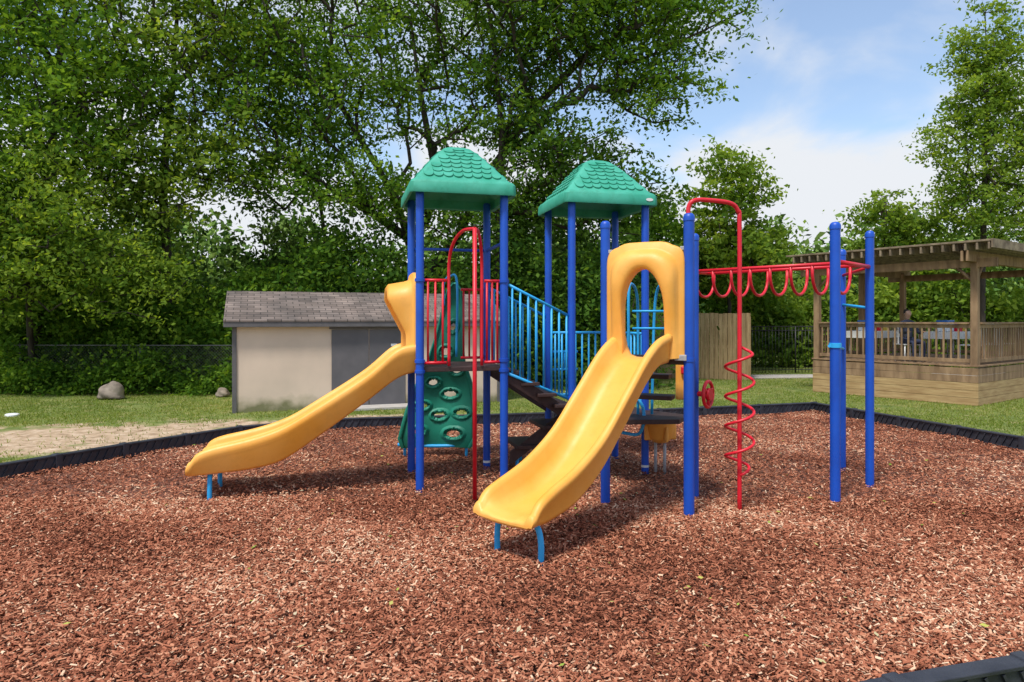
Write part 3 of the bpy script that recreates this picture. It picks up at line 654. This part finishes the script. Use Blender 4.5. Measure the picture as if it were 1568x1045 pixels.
# ------------------------------------------------------------------ fences
def board_fence(p, q, h, name):
    e = empty(name); p = Vector(p); q = Vector(q); L = (q-p).length; a = math.atan2((q-p).y,(q-p).x); k = int(L/.145); l = []
    for i in range(k):
        c = p.lerp(q, (i+.5)/k); l.append((c.x, c.y, h/2+rng.uniform(-.02,.02), .135, .02, h, a))
    boxes('pickets', l, WFENCE, e, 0)
    m = (p+q)/2; nrm_ = Vector((-(q-p).y,(q-p).x)).normalized()*.04
    boxes('rails', [(m.x+nrm_.x, m.y+nrm_.y, z, L, .04, .09, a) for z in (.3,1.1,1.8)], WFENCE, e, 0)
board_fence((-.5,25.5),(7.9,22.6), 2.22, 'wooden_fence')
board_fence((7.9,22.6),(8.75,26.5), 2.1, 'wooden_fence')
def metal_fence(p, q, h):
    p = Vector(p); q = Vector(q); k = int((q-p).length/.13); l = [([(p.x,p.y,z),(q.x,q.y,z)], .016) for z in (.12,h-.15,h)]
    for i in range(k+1):
        c = p.lerp(q, i/k); l.append(([(c.x,c.y,0),(c.x,c.y,h)], .03 if i % 16 == 0 else .010))
    tubes('black_metal_fence', l, BLACKM, None, 4)
metal_fence((8.6,25.5),(24,27.0), 1.75)
boxes('concrete_path', [(17,24.6,.02,18,1.2,.04,.1)], CONC, None, .005)
def chain_link(p, q, h):
    p = Vector(p); q = Vector(q); L = (q-p).length; d = (q-p)/L
    e = empty('chain_link_fence'); l = []
    step = .085; n = int((L+h)/step)
    segs = []
    for i in range(n):
        s = i*step
        a0, z0 = (s, 0) if s <= L else (L, s-L); a1, z1 = (s-h, h) if s-h >= 0 else (0, s)
        segs.append((a0,z0,a1,z1)); segs.append((L-a0,z0,L-a1,z1))
    for a0,z0,a1,z1 in segs:
        b = p+d*a0; c = p+d*a1; l.append(([(b.x,b.y,z0),(c.x,c.y,z1)], .0022))
    tubes('wire_mesh', l, WIRE, e, 3)
    l = [([(p.x,p.y,h),(q.x,q.y,h)], .014)]
    k = int(L/2.6)
    for i in range(k+1):
        c = p.lerp(q, i/k); l.append(([(c.x,c.y,0),(c.x,c.y,h+.05)], .022))
    tubes('fence_posts', l, WIRE, e, 8)
chain_link((-17,19.0),(-6.8,18.6), 1.3)

def rock(loc, r, seed):
    import bmesh
    bm = bmesh.new(); bmesh.ops.create_icosphere(bm, subdivisions=4, radius=1); g = np.random.default_rng(seed); ph = g.uniform(0,6,9)
    for v in bm.verts:
        n = v.co.copy(); k = 1+.12*math.sin(n.x*3+ph[0])*math.sin(n.y*3+ph[1])+.08*math.sin(n.z*6+ph[2]+n.x*4)+.03*math.sin(n.x*14+ph[3])*math.sin(n.z*13+ph[4])
        v.co = Vector((n.x*k*r*1.05, n.y*k*r*.9, max(-.25, n.z)*k*r*1.0))
    m = bpy.data.meshes.new('boulder'); bm.to_mesh(m); bm.free(); m.materials.append(ROCK); m.polygons.foreach_set('use_smooth', np.ones(len(m.polygons), bool))
    o = link(bpy.data.objects.new('boulder', m)); o.location = loc
rock((-10.1,17.2,.12), .31, 1); rock((-7.5,17.7,.07), .17, 2)
lathe('utility_cover', (-10.4,14.2,0), [(.13,0),(.13,.03),(.10,.05),(.04,.055)], WHITE)

# ------------------------------------------------------------------ trees
def leaf_geo(c, size, upb, g):
    n = len(c); nr = g.normal(0, 1, (n,3)); nr[:,2] += upb; nr[:,1] -= .25; nr /= np.linalg.norm(nr, axis=1)[:,None]
    a = np.cross(nr, g.normal(0,1,(n,3))); a /= np.linalg.norm(a, axis=1)[:,None]+1e-9; b = np.cross(nr, a)
    s = (size*g.uniform(.6,1.35,n))[:,None]
    V = np.stack([c-a*s*.5, c+b*s*.27-a*s*.05, c+a*s*.5, c-b*s*.27-a*s*.05], 1).reshape(-1,3)
    return V, (np.arange(n)*4)[:,None]+np.arange(4)
def grow(trunks, targets, rt, kk=.25):
    nodes = []; par = []; plen = []
    for tr in trunks:
        pr, pts = tr
        for p in pts:
            i = len(nodes); nodes.append(np.array(p, float)); par.append(pr); plen.append(0 if pr < 0 else plen[pr]+np.linalg.norm(nodes[pr]-nodes[i])); pr = i
    ntr = len(nodes)
    arr = np.zeros((60000,3)); arr[:ntr] = nodes; pl = np.zeros(60000); pl[:ntr] = plen; cnt = ntr
    root = np.array(nodes[min(ntr-1, 2)])
    order = np.argsort(np.linalg.norm(targets-root, axis=1))
    okmin = 2
    for ti in order:
        T_ = targets[ti]; d = np.linalg.norm(arr[okmin:cnt]-T_, axis=1); dz = np.maximum(0, arr[okmin:cnt,2]-T_[2])
        j = int(np.argmin(d+kk*pl[okmin:cnt]+dz*.6))+okmin; dist = np.linalg.norm(arr[j]-T_); k = max(1, int(dist/.55)); prev = j; s = arr[j].copy()
        off = rng.normal(0, .13*dist, 3)
        for q in range(1, k+1):
            t = q/k; p = s*(1-t)+T_*t+off*math.sin(math.pi*t)*.7+rng.normal(0,.03,3); p[2] += .12*dist*math.sin(math.pi*t)
            arr[cnt] = p; pl[cnt] = pl[prev]+np.linalg.norm(p-arr[prev]); par.append(prev); prev = cnt; cnt += 1
    nodes = arr[:cnt]; par = np.array(par); w = np.zeros(cnt)
    for i in range(cnt-1, -1, -1):
        if w[i] == 0: w[i] = rt**2.4
        if par[i] >= 0: w[par[i]] += w[i]
    return nodes, par, w**(1/2.4)
def branch_geo(nodes, par, r, n=6):
    idx = np.where(par >= 0)[0]; a = nodes[par[idx]]; b = nodes[idx]; d = b-a; ln = np.linalg.norm(d,axis=1)[:,None]+1e-9; d = d/ln
    ref = np.where(np.abs(d[:,2:3]) > .9, np.array([[1.,0,0]]), np.array([[0,0,1.]])); u = np.cross(d, ref); u /= np.linalg.norm(u,axis=1)[:,None]; v = np.cross(d, u)
    ra = np.minimum(r[par[idx]], r[idx]*1.35)[:,None]; rb = r[idx][:,None]; b = b+d*rb*.3
    V = []
    for k in range(n):
        c, s = math.cos(2*math.pi*k/n), math.sin(2*math.pi*k/n); V.append(a+(u*c+v*s)*ra)
    for k in range(n):
        c, s = math.cos(2*math.pi*k/n), math.sin(2*math.pi*k/n); V.append(b+(u*c+v*s)*rb)
    V = np.stack(V,1).reshape(-1,3); base = (np.arange(len(idx))*2*n)[:,None]
    F = np.concatenate([base+np.array([k,(k+1)%n,n+(k+1)%n,n+k]) for k in range(n)],0)
    return V, F
def ell(cx,cy,cz,rx,ry,rz,n,g):
    d = g.normal(0,1,(n,3)); d /= np.linalg.norm(d,axis=1)[:,None]; rr = g.random(n)**(1/2.3)
    return np.array([cx,cy,cz])+d*rr[:,None]*np.array([rx,ry,rz])
def tree(name, trunks, crowns, K, size, sig, leafmat, seed, rt=.013, upb=.8, kk=.25):
    g = np.random.default_rng(seed)
    T_ = np.concatenate([ell(*c, g) for c in crowns]); T_[:,2] = np.maximum(T_[:,2], .8)
    nodes, par, r = grow(trunks, T_, rt, kk); V, F = branch_geo(nodes, par, r)
    o = np_mesh(name, V, F, BARK, smooth=True)
    n = len(T_); ks = g.poisson(K, n); ids = np.repeat(np.arange(n), ks); cr = g.random(n)
    dirs = g.normal(0,1,(n,3)); dirs[:,2] *= .35; dirs /= np.linalg.norm(dirs,axis=1)[:,None]
    along = g.normal(0,1,len(ids))[:,None]*dirs[ids]*sig*1.25
    c = T_[ids]+along+g.normal(0,1,(len(ids),3))*np.array([sig*.55,sig*.55,sig*.32])*g.uniform(.6,1.3,n)[ids][:,None]
    V, F = leaf_geo(c, size, upb, g); rv = np.clip(.6*cr[ids]+.18+g.normal(0,.18,len(ids)),0,1)
    np_mesh('foliage', V, F, leafmat, o, attr=rv)
tree('shade_tree', [(-1, [(-2.9,22,0),(-2.9,22,1.5),(-3.0,22,3.2),(-3.3,22,4.6),(-3.9,22,6.2),(-5.0,22,8.0),(-6,22,9.8)]), (3,[(-2.7,21.8,5.2),(-2.5,21.7,7.0),(-2.9,21.5,9.2),(-3.2,21.5,11.5)]), (3,[(-4.2,21.5,5.2),(-6,21,6.3),(-8,20.8,7.2)]), (2,[(-1.8,22,4.6),(-.9,22,6.4),(.6,21.6,8.6),(2.2,21.4,10.2)])],
     [(-3.5,22,12,7.5,4,4.2,400),(-6.8,21,8.6,4.2,2.5,2.1,130),(2.2,21,11.5,4.2,3,3.2,230),(4.6,20.6,11.6,2.6,2,2.0,100),(4.4,20.6,9.2,1.9,1.5,1.3,50),(-1,21,8.4,3,2,1.2,35),(-6.0,20.6,6.2,3.4,1.5,1.0,70),(-3.2,21,5.6,1.6,1.2,1.2,30)], 70, .155, .42, LEAF1, 11, rt=.019)
tree('shade_tree', [(-1, [(-.5,20.5,0),(-.4,20.5,2.5),(-.35,20.5,5),(-.3,20.6,7.5),(-.5,20.6,10),(-.8,20.5,12)]), (3,[(.7,20.5,7.8),(2.0,20.5,9.0)])],
     [(0,20.5,12,3.5,2.5,3.5,120),(1.2,20.5,6.8,2.2,1.5,1.9,90),(-.6,20.5,5.2,1.7,1.2,1.4,60),(2.8,21,5.8,1.9,1.3,1.7,80)], 68, .155, .4, LEAF2, 12, rt=.019)
tree('tall_tree', [(-1, [(-14,20,0),(-13.9,20,3),(-13.6,20,6),(-13.3,20,9),(-13,20,12)]), (1,[(-12.8,19.6,5.5),(-12,19,8)])],
     [(-13.5,19.5,10.5,3.8,3,4.5,260),(-14,18.2,5.2,2.6,1.4,2.4,120),(-11.4,18.6,7.8,2.2,1.6,2.2,80)], 70, .165, .42, LEAF1, 21, rt=.017)
tree('tall_tree', [(-1, [(-10.2,20.5,0),(-10.3,20.5,3),(-10.5,20.5,6),(-10.2,20.5,9),(-10,20.5,12)]), (2,[(-9.2,20,8)])],
     [(-9.6,20.5,11.5,3.4,2.6,3.6,190),(-10.8,19.6,5.9,2.6,1.5,1.7,90),(-8.4,20,7.0,1.8,1.3,1.4,50)], 66, .165, .42, LEAF3, 22, rt=.017)
tree('tall_tree', [(-1, [(-17.5,21,0),(-17.5,21,4),(-17.2,21,8),(-17,21,12)])],
     [(-17,21,10,4,3.5,5.5,230),(-16.0,19,4.5,2.8,1.8,2.5,100)], 70, .18, .45, LEAF2, 23)
tree('tall_tree', [(-1, [(-13.3,19.0,0),(-13.2,18.7,1.5),(-12.9,18.2,3),(-12.5,17.8,5)])],
     [(-12.4,17.4,4.2,2.3,1.0,2.3,140),(-10.2,18.0,3.0,1.6,.8,1.4,55)], 66, .135, .35, LEAF3, 24)
tree('tall_tree', [(-1, [(-6.2,23.5,0),(-6.2,23.5,3),(-6.6,23.5,6),(-6.9,23.5,9)])],
     [(-7.5,24,10.5,4,2.5,4,110)], 66, .18, .45, LEAF2, 25)
tree('tall_tree', [(-1, [(19.3,28,0),(19.3,28,4),(19.4,28,8),(19.5,28,12),(19.4,28,14.6)])],
     [(19.6,28,12.6,1.4,1.3,2.6,85),(19.2,28,9.6,2.2,2,2.2,110),(19.9,28,6.6,2.6,2.2,1.8,110),(21.5,28,9,1.7,1.6,4,100)], 64, .18, .38, LEAF3, 31)
tree('ash_tree', [(-1, [(8.6,27,0),(8.6,27,2.5),(8.5,27,5),(8.5,27,8)])],
     [(8.5,27,6.4,1.8,1.6,2.3,85),(8.6,27,4.4,2.2,1.8,1.6,80),(10.2,27.5,4.6,1.2,1.3,1.2,30)], 66, .21, .36, LEAF3, 32)
tree('small_tree', [(-1, [(16.4,30,0),(16.4,30,3),(16.4,30,7.4)])], [(16.4,30,5.8,1.3,1.2,2.1,50),(18.0,30,5.2,1.6,1.2,1.6,45)], 62, .2, .36, LEAF3, 33)
def thicket(name, x0, x1, y0, y1, hfun, n, size, mat, seed, zmin=0.0, clump=.5, bare=True):
    g = np.random.default_rng(seed); m = n//60
    cx = g.uniform(x0,x1,m); cy = g.uniform(0,1,m); top = hfun(cx)*(g.uniform(.6,1.18,m)); cz = zmin+(top-zmin)*g.random(m)**.8
    cyy = y0+(y1-y0)*cy; cr = g.random(m); ids = np.repeat(np.arange(m), 60)
    c = np.stack([cx,cyy,cz],1)[ids]+g.normal(0,1,(len(ids),3))*clump*np.array([1,.8,.6])*g.uniform(.4,1.2,m)[ids][:,None]
    c[:,2] = np.abs(c[:,2])+.02
    V,F = leaf_geo(c,size,.7,g); rv = np.clip(.75*cr[ids]+.08+g.normal(0,.16,len(ids)),0,1)
    o = np_mesh(name, V, F, mat, attr=rv)
    if bare:
        l = []
        for i in range(int((x1-x0)*1.0)):
            x = g.uniform(x0,x1); y = g.uniform(y0,y1); h = float(hfun(np.array([x]))[0])*.9
            l.append((catmull([(x,y,0),(x+g.normal(0,.15),y,h*.35),(x+g.normal(0,.4),y+g.normal(0,.2),h*.7),(x+g.normal(0,.7),y,h)],3), [.05]*3+[.04]*3+[.025]*3+[.01]))
        tubes('stems', l, BARK, o, 6)
hl = lambda x: 3.3+.9*np.sin(x*.9)+.7*np.sin(x*2.3+1)
thicket('shrub_thicket', -19,-5.5, 19.2,22, hl, 60000, .165, LEAF1, 41)
thicket('shrub_thicket', -6.5,4, 19.4,22.5, lambda x: 3.9+.7*np.sin(x*1.1+1)+.5*np.sin(x*2.9), 56000, .17, LEAF2, 42)
thicket('shrub_thicket', -24,6, 24,27, lambda x: 4.9+1.0*np.sin(x*.7+.5)+.8*np.sin(x*1.9), 50000, .23, LEAFB, 47, clump=.7)
thicket('low_shrubs', -17,-7.2, 18.0,18.9, lambda x: .9+.5*np.sin(x*1.7)+.35*np.sin(x*3.9), 13000, .12, LEAF1, 48, clump=.28, bare=False)
thicket('ivy_shrub', 2.6,7.8, 27.5,30, lambda x: 5.6+.9*np.sin(x*1.3), 32000, .23, LEAF1, 43, clump=.6)
thicket('ivy_hedge', 8.5,33, 28.5,30.5, lambda x: 3.6+.4*np.sin(x*.8)+.3*np.sin(x*2), 60000, .24, LEAF3, 44)
thicket('distant_tree_line', -60,85, 54,60, lambda x: 8.4+1.7*np.sin(x*.21+1)+1.2*np.sin(x*.6), 80000, .7, LEAFB, 45, clump=1.2, bare=False)
thicket('distant_tree_line', 8,50, 42,46, lambda x: 6.4+1.2*np.sin(x*.41+1)+1.0*np.sin(x*1.1), 36000, .45, LEAFB, 46, clump=.9, bare=False)

# ------------------------------------------------------------------ sky, sun, camera
sun_dir = Vector((-.25,-.40,.88)).normalized()
el = math.asin(sun_dir.z); az = math.atan2(sun_dir.x, sun_dir.y)
w = bpy.data.worlds.new('World'); scene.world = w; w.use_nodes = True; N = w.node_tree.nodes; L = w.node_tree.links
bg = N['Background']; sk = N.new('ShaderNodeTexSky'); sk.sky_type = 'NISHITA'; sk.sun_disc = False; sk.sun_elevation = el; sk.sun_rotation = az; sk.dust_density = .6; sk.air_density = 1.1
tc = N.new('ShaderNodeTexCoord'); sx = N.new('ShaderNodeSeparateXYZ'); L.new(tc.outputs['Generated'], sx.inputs[0])
mz = N.new('ShaderNodeMath'); mz.operation = 'ADD'; mz.inputs[1].default_value = .22; L.new(sx.outputs['Z'], mz.inputs[0])
mm = N.new('ShaderNodeMath'); mm.operation = 'MAXIMUM'; mm.inputs[1].default_value = .08; L.new(mz.outputs[0], mm.inputs[0])
dv = N.new('ShaderNodeVectorMath'); dv.operation = 'DIVIDE'; cb = N.new('ShaderNodeCombineXYZ')
for i in range(3): L.new(mm.outputs[0], cb.inputs[i])
L.new(tc.outputs['Generated'], dv.inputs[0]); L.new(cb.outputs[0], dv.inputs[1])
n1_ = N.new('ShaderNodeTexNoise'); n1_.inputs['Scale'].default_value = 1.7; n1_.inputs['Detail'].default_value = 6; n1_.inputs['Roughness'].default_value = .5; n1_.inputs['Distortion'].default_value = .3
mpw = N.new('ShaderNodeMapping'); mpw.inputs['Location'].default_value = (.55,1.25,.3); L.new(dv.outputs[0], mpw.inputs[0]); L.new(mpw.outputs[0], n1_.inputs['Vector'])
hz = N.new('ShaderNodeMapRange'); hz.inputs['From Min'].default_value = .02; hz.inputs['From Max'].default_value = .30; hz.inputs['To Min'].default_value = .34; hz.inputs['To Max'].default_value = .0; L.new(sx.outputs['Z'], hz.inputs[0])
ad = N.new('ShaderNodeMath'); ad.operation = 'ADD'; L.new(n1_.outputs['Fac'], ad.inputs[0]); L.new(hz.outputs[0], ad.inputs[1])
cr_ = N.new('ShaderNodeMapRange'); cr_.interpolation_type = 'SMOOTHSTEP'; cr_.inputs['From Min'].default_value = .44; cr_.inputs['From Max'].default_value = .66; cr_.inputs['To Min'].default_value = .12; L.new(ad.outputs[0], cr_.inputs[0])
mxw = N.new('ShaderNodeMixRGB'); mxw.inputs[2].default_value = (5.6,5.8,6.1,1); L.new(cr_.outputs[0], mxw.inputs[0])
sbr = N.new('ShaderNodeMixRGB'); sbr.blend_type = 'MULTIPLY'; sbr.inputs[0].default_value = 1; sbr.inputs[2].default_value = (1.25,1.3,1.35,1); L.new(sk.outputs[0], sbr.inputs[1]); L.new(sbr.outputs[0], mxw.inputs[1])
L.new(mxw.outputs[0], bg.inputs[0]); bg.inputs[1].default_value = .15
sl = bpy.data.lights.new('sun', 'SUN'); sl.energy = 4.0; sl.angle = math.radians(10); sl.color = (1,.96,.89)
so = link(bpy.data.objects.new('sun', sl)); so.rotation_euler = (-sun_dir).to_track_quat('-Z','Y').to_euler()
cam = bpy.data.cameras.new('camera'); cam.lens = 24; cam.sensor_width = 36; cam.shift_y = -.0207; cam.clip_end = 2000
co = link(bpy.data.objects.new('camera', cam)); co.location = (0,0,2.0); co.rotation_euler = (math.radians(90),0,0); scene.camera = co
scene.view_settings.view_transform = 'Standard'; scene.view_settings.look = 'None'; scene.view_settings.exposure = 0
